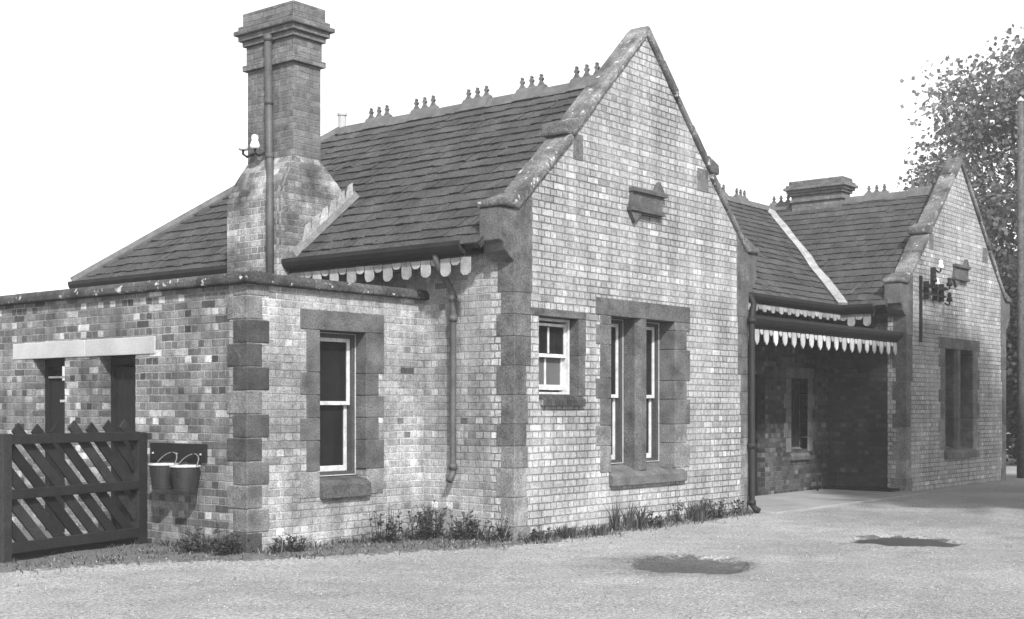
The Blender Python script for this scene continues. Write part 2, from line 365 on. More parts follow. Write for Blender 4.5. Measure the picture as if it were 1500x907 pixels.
# --- roofs: every course is laid tile by tile
def clip(poly, lo, hi, ax):
    def half(p, inside, cut):
        out = []
        for i in range(len(p)):
            a, b = p[i], p[(i+1) % len(p)]
            if inside(a): out.append(a)
            if inside(a) != inside(b): out.append(cut(a, b))
        return out
    def cutter(c):
        def f(a, b):
            t = (c-a[ax])/(b[ax]-a[ax]); return (a[0]+(b[0]-a[0])*t, a[1]+(b[1]-a[1])*t)
        return f
    p = half(poly, lambda q: q[ax] >= lo, cutter(lo))
    return half(p, lambda q: q[ax] <= hi, cutter(hi)) if p else p
def roof(O, U, V, poly, gauge=.215, tw=.19, seed=1, sag=.0):
    rr = random.Random(seed); O, U, V = Vector(O), Vector(U).normalized(), Vector(V).normalized(); Nn = U.cross(V)
    if Nn.z < 0: Nn = -Nn
    m = MB(); n = len(poly)
    P = lambda u, v, h: O+U*u+V*v+Nn*h
    m.add([P(u, v, -.005) for u, v in poly]+[P(u, v, -.07) for u, v in poly],
          [tuple(range(n)), tuple(range(n, 2*n))]+[(i, (i+1) % n, n+(i+1) % n, n+i) for i in range(n)], .7)
    vmax = max(p[1] for p in poly); umin = min(p[0] for p in poly); umax = max(p[0] for p in poly)
    r = 0; v = -.04
    while v < vmax-.02:
        row = rr.uniform(.88, 1.1); u = umin-(tw/2 if r % 2 else 0)-rr.uniform(0, .04); drop = rr.uniform(-.008, .008)
        while u < umax:
            w_ = tw*rr.uniform(.9, 1.1); dv = rr.gauss(0, .007)+drop+(rr.uniform(-.05, .02) if rr.random() < .02 else 0)
            q = clip(poly if v > 0 else [(a, b if b > .001 else -.05) for a, b in poly], u+.004, u+w_-.004, 0)
            q = clip(q, v+dv, v+gauge+.06, 1) if len(q) > 2 else q
            if len(q) > 2:
                k = len(q); b0 = rr.uniform(.022, .036); tilt = rr.gauss(0, .004); th = .018
                hh = [b0+tilt*((p[0]-u)/w_-.5)*2+(.004-b0)*min(1, (p[1]-v-dv)/(gauge+.06)) for p in q]
                m.add([P(p[0], p[1], h) for p, h in zip(q, hh)]+[P(p[0], p[1], h-th) for p, h in zip(q, hh)],
                      [tuple(range(k)), tuple(range(k, 2*k))[::-1]]+[(i, (i+1) % k, k+(i+1) % k, k+i) for i in range(k)], row*rr.uniform(.86, 1.18))
            u += w_
        v += gauge*rr.uniform(.93, 1.07); r += 1
    return m.build('roof', M_SLATE, ST)
EZ = 3.45; RZ = 5.95; EX = -.35; RUN = 2.783-EX; SL = math.hypot(RUN, RZ-EZ)
r1 = roof((EX, .24, EZ), (0, 1, 0), (RUN, 0, RZ-EZ), [(0, 0), (8.12, 0), (5.5, SL), (0, SL)], seed=1)
roof((W-EX, .24, EZ), (0, 1, 0), (-RUN, 0, RZ-EZ), [(0, 0), (8.12, 0), (5.5, SL), (0, SL)], seed=2)
roof((EX, 8.36, EZ), (1, 0, 0), (0, -2.62, RZ-EZ), [(0, 0), (W-2*EX, 0), (RUN, math.hypot(2.62, RZ-EZ))], seed=3)
r2 = roof((DX+EX, .24, EZ), (0, 1, 0), (RUN, 0, RZ-EZ), [(0, 0), (.88, 0), (4.04, SL), (0, SL)], seed=4)
roof((DX+W-EX, .24, EZ), (0, 1, 0), (-RUN, 0, RZ-EZ), [(0, 0), (8.12, 0), (5.5, SL), (0, SL)], seed=5)
r3 = roof((0, 1.12, EZ), (1, 0, 0), (0, RUN, RZ-EZ), [(W-EX, 0), (DX+EX, 0), (DX+2.783, SL), (2.783, SL)], seed=6)
roof((0, 7.4, EZ), (1, 0, 0), (0, -RUN, RZ-EZ), [(2.783, 0), (DX+2.783, 0), (DX+2.783, SL), (2.783, SL)], seed=7)
# valley gutters in lead beside the linking roof
def strip(name, A, B, wd, th, mat, parent, lift=.05):
    A, B = Vector(A), Vector(B); d = (B-A).normalized(); s = d.cross(Vector((0, 0, 1))).normalized(); n = s.cross(d)
    m = MB(); nseg = 9; rr = random.Random(5)
    vs_ = []
    for i in range(nseg+1):
        p = A+(B-A)*i/nseg+n*lift; j = rr.uniform(-.02, .02); k = wd*rr.uniform(.85, 1.15)
        for a, b in ((-k, 0), (k, 0), (k, -th), (-k, -th)): vs_.append(p+s*(a+j)+n*b)
    fs = [(0, 1, 2, 3), tuple(nseg*4+q for q in (3, 2, 1, 0))]
    tn = []
    for i in range(nseg):
        for q in range(4): fs.append((i*4+q, i*4+(q+1) % 4, (i+1)*4+(q+1) % 4, (i+1)*4+q))
    m.add(vs_, fs); return m.build(name, mat, parent)
strip('valley_flashing', (DX+EX-.02, 1.08, EZ+.02), (DX+2.783, 4.26, RZ), .085, .05, M_LEAD, r3, .07)
strip('valley_flashing', (W-EX+.02, 1.08, EZ+.02), (2.783, 4.26, RZ), .085, .05, M_LEAD, r3, .07)

# ridge: plain roll plus crested tiles with three finials each
def finial(m, x, y, z, h, along):
    prof = [(-.06, 0), (-.028, .25), (-.014, .42), (-.036, .56), (-.022, .7), (-.01, .78), (-.022, .87), (0, 1.0)]
    pts = prof+[(-a, b) for a, b in prof[-2::-1]]
    if along == 'y': m.prism([(y+a*1.15, z+b*h) for a, b in pts], 'x', x-.02, x+.02)
    else: m.prism([(x+a*1.15, z+b*h) for a, b in pts], 'y', y-.02, y+.02)
def ridge(par, x0, x1, y0, y1, crests, along):
    m = MB(); prof = [(-.13, -.1), (-.06, .03), (0, .06), (.06, .03), (.13, -.1)]
    if along == 'y': m.prism([(x0+a, RZ+.03+b) for a, b in prof], 'y', y0, y1)
    else: m.prism([(y0+a, RZ+.03+b) for a, b in prof], 'x', x0, x1)
    m.build('ridge_roll', M_FIN, par)
    for c in crests:
        t = MB(); h = rnd(.16, .19)
        for k in (-.17, 0, .17):
            if rnd(0, 1) < .04: continue
            finial(t, x0 if along == 'y' else c+k, c+k if along == 'y' else y0, RZ+.12, h, along)
        if along == 'y': t.prism([(x0-.14, RZ-.06), (x0-.05, RZ+.1), (x0-.025, RZ+.13), (x0+.025, RZ+.13), (x0+.05, RZ+.1), (x0+.14, RZ-.06)], 'y', c-.25, c+.25)
        else: t.prism([(y0-.14, RZ-.06), (y0-.05, RZ+.1), (y0-.025, RZ+.13), (y0+.025, RZ+.13), (y0+.05, RZ+.1), (y0+.14, RZ-.06)], 'x', c-.25, c+.25)
        t.build('crested_ridge_tile', M_FIN, par)
ridge(r1, 2.783, 0, .3, 5.74, [4.9, 3.94, 2.9, 1.9, .95], 'y')
ridge(r2, DX+2.783, 0, .3, 7.2, [.8, 1.75, 3.95], 'y')
ridge(r3, 2.9, DX+2.7, 4.26, 0, [7.3, 9.9, 12.2, 13.1], 'x')
m = MB(); m.lathe((2.783, 5.72, RZ), [(0, -.1), (.065, -.1), (.065, .26), (.08, .26), (.08, .3), (0, .3)], 12); m.build('ridge_end_stop', M_LINT, r1)
m = MB(); m.tube([(2.783, 5.74, RZ+.02), (EX, 8.36, EZ+.03)], .085, 8); m.tube([(2.783, 5.74, RZ+.02), (W-EX, 8.36, EZ+.03)], .085, 8); m.build('hip_tiles', M_FIN, r1)

# --- gables: copings, kneelers, corner stones, plaque
def mir(poly, dx, flip): return [((W-x if flip else x)+dx, z) for x, z in poly]
def gable(dx, full=True):
    cp = MB()
    for fl in (0, 1):
        m = MB(); rr = random.Random(int(dx*3)+fl)
        # lower and upper rake cut into separate stones
        def rake(b0, b1, t0, t1, n, y0, y1):
            for i in range(n):
                q = [(b0[0]+(b1[0]-b0[0])*(i+e)/n, b0[1]+(b1[1]-b0[1])*(i+e)/n) for e in (.004, .996)]
                p = [(t0[0]+(t1[0]-t0[0])*(i+e)/n, t0[1]+(t1[1]-t0[1])*(i+e)/n) for e in (.996, .004)]
                j = rr.uniform(-.02, .02)
                m.prism(mir([(x, z+j*(k > 1)) for k, (x, z) in enumerate(q+p)], dx, fl), 'y', y0+rr.uniform(-.008, .008), y1, rr.uniform(.65, 1.25))
        m.prism(mir([(-.29, 3.86), (.06, 3.86), (.16, 3.95), (.16, 4.09), (-.29, 3.93)], dx, fl), 'y', -.05, .34, .8)
        rake((.165, 3.95), (1.15, 4.845), (.165, 4.09), (1.06, 4.93), 2, -.05, .31)
        m.prism(mir([(.93, 4.875), (1.13, 4.875), (1.24, 4.97), (1.24, 5.13), (.93, 5.02)], dx, fl), 'y', -.06, .34, .7)
        rake((1.245, 4.98), (2.78, 6.46), (1.245, 5.13), (2.78, 6.6), 4, -.055, .28)
        m.build('coping', M_COPE, ST, bevel=.03)
        k = MB(); k.prism(mir([(.0, 3.25), (-.07, 3.29), (-.16, 3.36), (-.2, 3.45), (-.26, 3.48), (-.26, 3.855), (.0, 3.855)], dx, fl), 'y', -.006, .31)
        k.build('kneeler', M_STONE, ST, bevel=.01)
        q = MB(); rr = random.Random(11+fl+int(dx))
        fx = lambda a, b: (min(mir([(a, 0)], dx, fl)[0][0], mir([(b, 0)], dx, fl)[0][0]), max(mir([(a, 0)], dx, fl)[0][0], mir([(b, 0)], dx, fl)[0][0]))
        def fq(w_, z0, z1, wy, tone):
            x0, x1 = fx(-.008, w_); q.box(x0, x1, -.009, wy, z0+.003, z1-.003, tone)
        z = 3.25; q.prism(mir([(-.008, 2.903), (.33, 2.903), (.33, 4.085), (.06, 3.85), (-.008, 3.85)], dx, fl), 'y', -.009, .24, 1.0)
        z = 2.9; i = 0
        while z > .3:
            h_ = rr.choice((.255, .255, .34)); 
            tn = rr.uniform(.85, 1.2) if z > 1.3 else rr.uniform(1.5, 2.3)
            fq(.31 if z > 2.2 else (.25, .22)[i % 2], max(z-h_, -.05), z, (.19, .26)[i % 2], tn); z -= h_; i += 1
        fq(.3, -.05, z, .3, 1.8)
        # springer stones under the step of the coping and the apex stone
        q.build('quoin', M_STONE, ST, bevel=.006)
        x0, x1 = fx(1.16, 1.36 if not fl else 1.46); q = MB(); q.box(x0, x1, -.007, .1, 4.6, 4.92, 1.25); q.build('springer_stone', M_STONE, ST, bevel=.006)
    # plaque with strapwork ears
    m = MB(); y0 = -.05
    m.prism([(2.36+dx, 4.16), (3.12+dx, 4.16), (3.16+dx, 4.37), (2.4+dx, 4.37)], 'y', -.045, .02, .9)
    m.prism([(2.38+dx, 4.365), (3.2+dx, 4.365), (3.2+dx, 4.42), (2.38+dx, 4.42)], 'y', -.085, .02, .8)
    m.prism([(2.33+dx, 4.11), (3.13+dx, 4.11), (3.13+dx, 4.16), (2.33+dx, 4.16)], 'y', -.085, .02, .8)
    m.prism([(2.92+dx, 4.42), (3.18+dx, 4.42), (3.05+dx, 4.57)], 'y', -.06, .02, .9)
    m.prism([(2.34+dx, 4.11), (2.62+dx, 4.11), (2.46+dx, 3.96)], 'y', -.06, .02, .9)
    m.build('gable_plaque', M_STONE, ST, bevel=.005)
gable(0); gable(DX)

# --- windows
def frame4(m, x0, x1, z0, z1, y0, y1, t, tb=None):
    tb = tb or t
    m.box(x0, x0+t, y0, y1, z0, z1); m.box(x1-t, x1, y0, y1, z0, z1)
    m.box(x0+t, x1-t, y0+.001, y1-.001, z0, z0+tb); m.box(x0+t, x1-t, y0+.001, y1-.001, z1-t, z1)
def sash_window(x0, x1, z0, z1, y, zm, dark=False, frost=False, muntin=False, lower=M_GLASS):
    """vertical sliding sash seen from outside (wall towards -y)"""
    fm = MB(); frame4(fm, x0, x1, z0, z1, y, y+.14, .03 if muntin else .055); fr = fm.build('window', M_DARKW if dark else (M_WHITE if muntin else M_FRAME), ST)
    wm = M_DARKW if dark else M_WHITE
    if not dark and not muntin:
        bd_ = MB(); frame4(bd_, x0, x1, z0+.01, z1, y-.01, y-.001, .01); bd_.build('bead', M_PETAL, fr)
    for k, (a, b, yy, gm) in enumerate(((zm-.03, z1-.056, y+.03, M_GLASS), (z0+.056, zm+.03, y+.08, lower))):
        s = MB(); frame4(s, x0+(.032 if muntin else .057), x1-(.032 if muntin else .057), a, b, yy, yy+.042, .036 if muntin else .045, .045 if k == 0 else .065)
        if muntin: s.box((x0+x1)/2-.014, (x0+x1)/2+.014, yy+.004, yy+.036, a+.05, b-.05)
        s.build('sash', wm, fr, bevel=.004)
        p = MB(); p.box(x0+.06, x1-.06, yy+.018, yy+.024, a+.04, b-.04); p.build('pane', gm, fr)
    return fr
def surround(fr, sx0, sx1, opens, z0, ztop, zl, depth, seed, y=0., tooth=.09, lower_tone=1.0):
    """stone jambs (toothed into the brick), lintel and mullion, as one part"""
    m = MB(); rr = random.Random(seed); ox0 = opens[0][0]; ox1 = opens[-1][1]
    z = z0; i = rr.randint(0, 1)
    while z < zl-.01:
        h = min(rr.choice((.255, .34, .34, .425)), zl-z)
        if zl-(z+h) < .12: h = zl-z
        for sgn, a, b in ((-1, sx0, ox0), (1, ox1, sx1)):
            t = (tooth if (i+(sgn > 0)) % 2 else 0)
            tn = rr.uniform(.85, 1.2)*(lower_tone if z < z0+.35 else 1)
            if sgn < 0: m.box(a+t, b, y-.01, y+depth, z+.003, z+h-.003, tn)
            else: m.box(a, b-t, y-.01, y+depth, z+.003, z+h-.003, tn)
        z += h; i += 1
    mid = (sx0+sx1)/2
    if len(opens) > 1:
        a, b = opens[0][1], opens[1][0]
        m.prism([(a, y+depth), (a, y+.06), (a+.06, y-.008), (b-.06, y-.008), (b, y+.06), (b, y+depth)], 'z', z0, zl-.002, .95)
        m.box(sx0, mid-.003, y-.012, y+depth, zl, ztop, 1.0); m.box(mid+.003, sx1, y-.012, y+depth, zl, ztop, .9)
    else: m.box(sx0, sx1, y-.012, y+depth, zl, ztop, 1.0)
    m.build('stone_surround', M_STONE, fr, bevel=.008)
def sill(fr, x0, x1, zb, zf, zback, y, depth, proj, tone=1.0, mat=None):
    m = MB(); m.prism([(y-proj, zb), (y-proj, zf), (y+.0, zf+.05), (y+depth, zback), (y+depth, zb-.02), (y+.02, zb-.02), (y+.02, zb)], 'x', x0, x1, tone)
    m.build('sill', mat or M_STONE, fr, bevel=.012)
def double_window(dx, dark):
    a = sash_window(1.99+dx, 2.6+dx, .82, 2.72, .24, 1.72, dark); b = sash_window(2.86+dx, 3.48+dx, .82, 2.72, .24, 1.72, dark)
    surround(a, 1.64+dx, 3.9+dx, [(1.97+dx, 2.61+dx), (2.85+dx, 3.5+dx)], .74, 2.95, 2.73, .32, 5, lower_tone=1.5)
    sill(a, 1.93+dx, 3.73+dx, .56, .68, .84, 0, .31, .07, 1.2)
double_window(0, False); double_window(DX, True)
a = sash_window(-1.7, -1.0, .77, 2.42, 1.407+.17, 1.62)
surround(a, -2.01, -.7, [(-1.72, -1.0)], .85, 2.65, 2.43, .3, 9, 1.407)
for x0, x1 in ((-2.0, -1.725), (-.965, -.72)):
    m = MB(); m.box(x0, x1, 1.398, 1.5, .56, .846, 2.0); m.build('apron_block', M_STONE, a, bevel=.006)
sill(a, -1.72, -.97, .54, .69, .78, 1.407, .25, .07, .85)
a = sash_window(.5, 1.26, 1.72, 2.64, .13, 2.2, muntin=True, lower=M_FROST)
m = MB(); m.box(.3, 1.43, -.01, .3, 2.65, 2.735); m.box(1.27, 1.42, -.009, .3, 2.2, 2.645, .95); m.box(1.27, 1.4, -.009, .3, 1.7, 2.195, 1.05)
m.build('stone_surround', M_STONE, a, bevel=.006)
m = MB(); n = 11
for k in range(n):
    x = .49+k*.078
    m.prism([(-.06, 1.58), (-.06, 1.66), (.0, 1.7), (.16, 1.73), (.16, 1.58)], 'x', x+.006, x+.071, rnd(.35, .6))
m.box(.49, .49+n*.078, -.045, .15, 1.585, 1.655, 1.8)
m.build('sill', M_STONE, a, bevel=.006)
# porch window (dark sashes) with its sloping sill, and the dark entrance door
a = sash_window(10.08, 10.7, .84, 2.06, 1.551+.16, 1.45, True)
sill(a, 10.03, 10.76, .6, .68, .86, 1.551, .2, .05, 1.0)
m = MB()
z = .75
for k in range(5):
    for sx, s in ((10.05, -1), (10.72, 1)):
        wd = .28 if k % 2 else .2; x0, x1 = (sx-wd, sx) if s < 0 else (sx, sx+wd); m.box(x0, x1, 1.541, 1.7, z+.003, z+.267, rnd(.8, 1.4))
    z += .27
m.box(9.8, 10.97, 1.54, 1.7, 2.105, 2.3, 1.0); m.build('stone_surround', M_STONE, a, bevel=.006)
m = MB(); m.box(7.8, 9.05, 1.7, 1.76, 0, 2.15); 
for z0, z1 in ((.2, .8), (.95, 1.9)):
    for x0, x1 in ((7.92, 8.36), (8.49, 8.93)): m.box(x0, x1, 1.68, 1.71, z0, z1)
dr = m.build('door', M_DARKW, ST, bevel=.006)
m = MB(); m.lathe((8.98, 1.66, 1.02), [(0, -.03), (.03, -.02), (.03, .02), (0, .03)], 10); m.build('door_knob', M_IRON, dr)

# --- annexe: coping, corner stones, lintel, doors
def bar_prism(name, prof, a, b, axis, mat, bevel, tones=1): pass
m = MB(); rr = random.Random(2)
prof = [(-.09, 2.872), (-.09, 2.945), (-.05, 2.99), (.1, 3.01), (.3, 2.98), (.3, 2.872)]
x = -2.845
while x < -.03:
    L = min(rr.uniform(.75, 1.0), .04-x); m.prism([(1.407+a, z+rr.uniform(-.004, .004)) for a, z in prof], 'x', x+.002, x+L-.002, rr.uniform(.32, .5)); x += L
y = 1.32
while y < 9.4:
    L = min(rr.uniform(.75, 1.0), 9.55-y); m.prism([(-2.756+a, z+rr.uniform(.001, .007)) for a, z in prof], 'y', y+.002 if y > 1.4 else 1.316, y+L-.002, rr.uniform(.28, .42)); y += L
m.build('parapet_coping', M_COPE, ST, bevel=.018)
m = MB(); rr = random.Random(21); z = -.08; i = 0
tones = [.75, 1.9, 1.7, 1.35, .78, .85, 1.9, .62, .7, .66, 2.1, 2.2]
for i, tn in enumerate(tones):
    h = .252 if i else .31; top = min(z+h, 2.865)
    lx, ly = ((.3, .22) if i % 2 else (.2, .32))
    m.box(-2.768, -2.756+lx, 1.396, 1.407+ly, z+.004, top-.004, tn*.8); z = top
m.build('quoin', M_STONE, ST, bevel=.012)
m = MB(); m.box(-2.768, -2.4, 2.99, 4.36, 2.17, 2.372, 1.0); m.box(-2.768, -2.4, 4.364, 5.95, 2.17, 2.372, 1.06); m.build('lintel', M_LINT, ST, bevel=.008)
for k, (y0, y1) in enumerate(((3.372, 4.098), (4.802, 5.508))):
    m = MB(); n = 6; x = -2.555
    for j in range(n):
        m.box(x, x+.04, y0+.02+(y1-y0-.04)*j/n+.002, y0+.02+(y1-y0-.04)*(j+1)/n-.002, .02, 1.9 if k else 2.04, rnd(.7, 1.2))
    d = m.build('door', M_DARKW, ST, bevel=.004)
    f_ = MB(); f_.box(x-.03, x+.06, y0, y0+.06, 0, 2.168); f_.box(x-.03, x+.06, y1-.06, y1, 0, 2.168); f_.box(x-.03, x+.06, y0+.06, y1-.06, 2.08, 2.168); f_.build('door_frame', M_DARKW, d)
    if k:
        t = MB(); t.box(x-.02, x+.02, y0+.06, y1-.06, 1.93, 1.955); t.build('transom_bar', M_WHITE, d)
        t = MB(); t.box(x-.012, x+.01, y0+.06, y0+.4, 1.63, 1.66); t.build('letter_bar', M_LINT, d)
    t = MB(); t.tube([(x-.03, y0+.12, 1.0), (x-.06, y0+.12, 1.0), (x-.06, y0+.2, 1.0)], .012, 8); t.build('door_handle', M_IRON, d)
m = MB(); m.box(-2.45, .0, 1.7, 9.2, 2.72, 2.8); m.build('flat_roof', M_SLATE, ST)

# --- chimney stacks
def stack(name, x0, x1, y0, y1, zb, levels, mat):
    m = MB()
    for z0, z1, o in levels: m.box(x0-o, x1+o, y0-o, y1+o, z0, z1)
    return m
ch = MB(); X0, X1, Y0, Y1 = -.23, .25, 3.5, 4.42
LV = [(4.5, 6.09, 0), (6.09, 6.17, .05), (6.17, 6.42, .012), (6.42, 6.49, .05), (6.49, 6.565, .09), (6.565, 6.625, .135), (6.625, 6.69, .09), (6.69, 6.87, .045)]
for z0, z1, o in LV: ch.box(X0-o, X1+o, Y0-o, Y1+o, z0, z1)
CH = ch.build('chimney', M_STACK, ST, bevel=.008)
b = MB()      # broad base with weathered shoulders
def frust(m, a, bx, z0, z1, k=5, p=.6):
    prev = [(a[0], a[2], 2.9), (a[1], a[2], 2.9), (a[1], a[3], 2.9), (a[0], a[3], 2.9)]
    for i in range(k+1):
        t = i/k; s = t**p if p else t
        rc = [a[j]+(bx[j]-a[j])*t for j in range(4)]; z = z0+(z1-z0)*(t**.75)
        ring = [(rc[0], rc[2], z), (rc[1], rc[2], z), (rc[1], rc[3], z), (rc[0], rc[3], z)]
        if prev: m.add(prev+ring, [(0, 1, 5, 4), (1, 2, 6, 5), (2, 3, 7, 6), (3, 0, 4, 7)])
        prev = ring
frust(b, (-.52, .78, 3.46, 4.53), (-.235, .255, 3.495, 4.425), 4.3, 4.86)
bo = b.build('chimney_base', M_BASE, CH)
bmm = bmesh.new(); bmm.from_mesh(bo.data); bmesh.ops.remove_doubles(bmm, verts=bmm.verts, dist=.001)
bmesh.ops.bevel(bmm, geom=[e for e in bmm.edges if abs(e.verts[0].co.z-e.verts[1].co.z) > .02], offset=.04, segments=2, affect='EDGES', clamp_overlap=True); bmm.to_mesh(bo.data); bmm.free()
m = MB()
for k in range(6):
    x = -.05+k*.155; z = 3.45+(x-EX)*(RZ-EZ)/RUN+.07
    m.add([(x-.09, 3.44, z-.05), (x+.07, 3.44, z+.08), (x+.06, 3.44, z+.25), (x-.02, 3.44, z+.2), (x-.02, 3.455, z+.2), (x+.06, 3.455, z+.25), (x+.07, 3.455, z+.08), (x-.09, 3.455, z-.05)],
          [(0, 1, 2, 3), (4, 5, 6, 7), (0, 3, 4, 7), (3, 2, 5, 4), (2, 1, 6, 5), (1, 0, 7, 6)], rnd(.8, 1.35))
m.add([(-.3, 3.36, 3.52), (.84, 3.36, 4.44), (.84, 3.46, 4.53), (-.3, 3.46, 3.61), (-.3, 3.46, 3.45), (.84, 3.46, 4.36)], [(0, 1, 2, 3), (0, 4, 5, 1), (0, 3, 4), (1, 5, 2)], .4)
m.build('stepped_flashing', M_LEAD, CH)
m = MB(); m.tube([(-.31, 3.91, 6.49), (-.31, 3.88, 4.86), (-.4, 3.76, 4.62), (-.575, 3.57, 4.3), (-.575, 3.56, 3.02)], .05, 10)
for z, y in ((6.44, 3.91), (5.6, 3.895), (4.88, 3.88)): m.tube([(-.31, y, z-.04), (-.31, y, z+.04)], .06, 10)
m.build('vent_pipe', M_PIPE, CH, smooth=True)
def insulator(par, p, d, white=True, mat=None, s=1.):
    """swan-neck pin with a bell of porcelain on it; d = outward direction"""
    p = Vector(p); d = Vector(d); m = MB()
    q = p+d*.13*s
    m.tube([p, p+d*.08*s+Vector((0, 0, -.04*s)), q+Vector((0, 0, -.02*s)), q+Vector((0, 0, .06*s))], .014*s, 6); hk = m.build('insulator_pin', M_IRON, par)
    m = MB(); m.lathe(q+Vector((0, 0, .02*s)), [(.0, .0), (.045*s, .0), (.05*s, .03*s), (.035*s, .07*s), (.028*s, .085*s), (.036*s, .1*s), (.03*s, .13*s), (0, .14*s)], 14)
    m.build('insulator', mat or M_PORC, par, smooth=True)
insulator(CH, (-.23, 4.3, 4.97), (-1, 0, 0), s=1.35); insulator(CH, (-.23, 4.06, 4.96), (-1, 0, 0), s=1.35)
# the far stack rides the ridge of the right-hand wing
c2 = MB(); X0, X1, Y0, Y1 = DX+2.6, DX+3.0, 2.45, 3.6
for z0, z1, o in [(5.4, 6.0, 0), (6.0, 6.06, .04), (6.06, 6.14, .01), (6.14, 6.2, .05), (6.2, 6.26, .09), (6.26, 6.32, .14), (6.32, 6.37, .1), (6.37, 6.46, .05)]:
    c2.box(X0-o, X1+o, Y0-o, Y1+o, z0, z1)
c2.build('chimney', M_STACK, ST, bevel=.008)

# --- eaves: gutters, valances, downpipes
def tooth_poly(w_, L, z, kind):
    if kind == 'round': pr = [(-w_/2, z), (-w_/2, z-L+w_*.35), (-w_*.42, z-L+w_*.15), (-w_*.22, z-L), (w_*.22, z-L), (w_*.42, z-L+w_*.15), (w_/2, z-L+w_*.35), (w_/2, z)]
    else: pr = [(-w_*.36, z), (-w_*.46, z-L*.25), (-w_*.48, z-L*.5), (-w_*.38, z-L*.78), (0, z-L), (w_*.38, z-L*.78), (w_*.48, z-L*.5), (w_*.46, z-L*.25), (w_*.36, z)]
    return pr
def valance(a0, a1, pitch, pos, z, longL, shortL, axis, kind, mat=None, wf=.94, th=.02):
    m = MB(); n = int(round((a1-a0)/pitch)); p = (a1-a0)/n; rr = random.Random(int(a0*10)+n)
    for k in range(n):
        L = longL if k % 2 == 0 else shortL; c = a0+(k+.5)*p
        wd = p*wf if kind == 'round' or k % 2 == 0 else p*.6
        m.prism([(c+a, b+rr.uniform(-.004, .004)) for a, b in tooth_poly(wd, L+rr.uniform(-.01, .01), z, kind)], 'x' if axis == 'y' else 'y', pos+rr.uniform(0, .004), pos+th, rr.uniform(.65, 1.15))
    return m.build('valance', mat or M_VAL, ST)
def gutter(a0, a1, axis, p, z, out):
    """moulded iron gutter; out = outward sign on the other axis"""
    m = MB(); prof = [(0, 0), (.05, -.0), (.1, .04), (.125, .09), (.125, .14), (.105, .14), (.09, .1), (.03, .04), (0, .04)]
    m.prism([(p+out*a, z+b) for a, b in prof], 'y' if axis == 'y' else 'x', a0, a1)
    return m.build('gutter', M_IRON, ST)
# left flank of the near wing
m = MB(); m.box(-.345, 0, .46, 8.3, 3.37, 3.392); m.box(-.35, -.325, .46, 8.3, 3.25, 3.47); m.build('fascia', M_FASC, ST)
gutter(.44, 8.3, 'y', -.352, 3.34, -1); valance(.36, 8.0, .155, -.355, 3.3, .2, .085, 'y', 'round')
m = MB(); m.box(W, W+.345, .46, 1.5, 3.37, 3.392); m.box(W+.325, W+.35, .46, 1.1, 3.25, 3.47); m.build('fascia', M_FASC, ST)
# linking roof over the porch
m = MB(); m.box(W, DX, 1.15, 1.551, 3.37, 3.392); m.box(W, DX, 1.13, 1.152, 3.2, 3.46); m.build('fascia', M_FASC, ST)
gutter(W+.02, DX-.3, 'x', 1.128, 3.33, -1); valance(W+.1, DX-.4, .155, 1.1, 3.31, .13, .09, 'x', 'round')
# short eave of the far wing
m = MB(); m.box(DX-.345, DX, .46, 1.5, 3.37, 3.392); m.box(DX-.35, DX-.325, .46, 1.12, 3.25, 3.47); m.build('fascia', M_FASC, ST)
gutter(.44, 1.0, 'y', DX-.352, 3.34, -1); valance(.52, 1.14, .155, DX-.36, 3.3, .22, .1, 'y', 'round')
# porch canopy
m = MB(); m.prism([(.2, 2.9), (1.549, 3.0), (1.549, 3.04), (.2, 2.95)], 'x', W+.004, DX-.004); m.box(W+.004, DX-.004, .2, 1.549, 2.84, 2.86)
for k in range(8): m.box(W+.35+k*.74, W+.43+k*.74, .22, 1.549, 2.74, 2.838)
cn = m.build('porch_canopy', M_FASC, ST)
m = MB(); m.box(W+.004, DX-.004, .17, .198, 2.7, 2.955); m.build('canopy_fascia', M_FASC, cn)
gutter(W+.004, DX-.004, 'x', .17, 2.82, -1)
v = valance(W+.16, DX-.05, .158, .14, 2.76, .235, .085, 'x', 'petal', M_PETAL)
# downpipes
def downpipe(pts, r, collars, name='downpipe', mat=None):
    m = MB(); m.tube(pts, r, 12)
    for c, d in collars: m.tube([Vector(c)-Vector(d)*.035, Vector(c)+Vector(d)*.035], r*1.35, 12)
    return m.build(name, mat or M_PIPE, ST, smooth=True)
downpipe([(-.38, .87, 3.36), (-.375, .87, 3.3), (-.34, .87, 3.22), (-.13, .87, 2.99), (-.075, .87, 2.9), (-.075, .87, .82), (-.09, .87, .76), (-.15, .87, .69)], .04,
         [((-.075, .87, z), (0, 0, 1)) for z in (2.86, 2.62, .86)])
downpipe([(W+.06, .17, 3.3), (W+.06, -.02, 3.2), (W+.05, -.07, 3.1), (W-.02, -.075, 2.9), (W-.02, -.075, .13), (W-.0, -.13, .06), (W+.03, -.18, .03)], .046,
         [((W-.02, -.075, z), (0, 0, 1)) for z in (2.85, 1.0, .16)], mat=M_IRON)
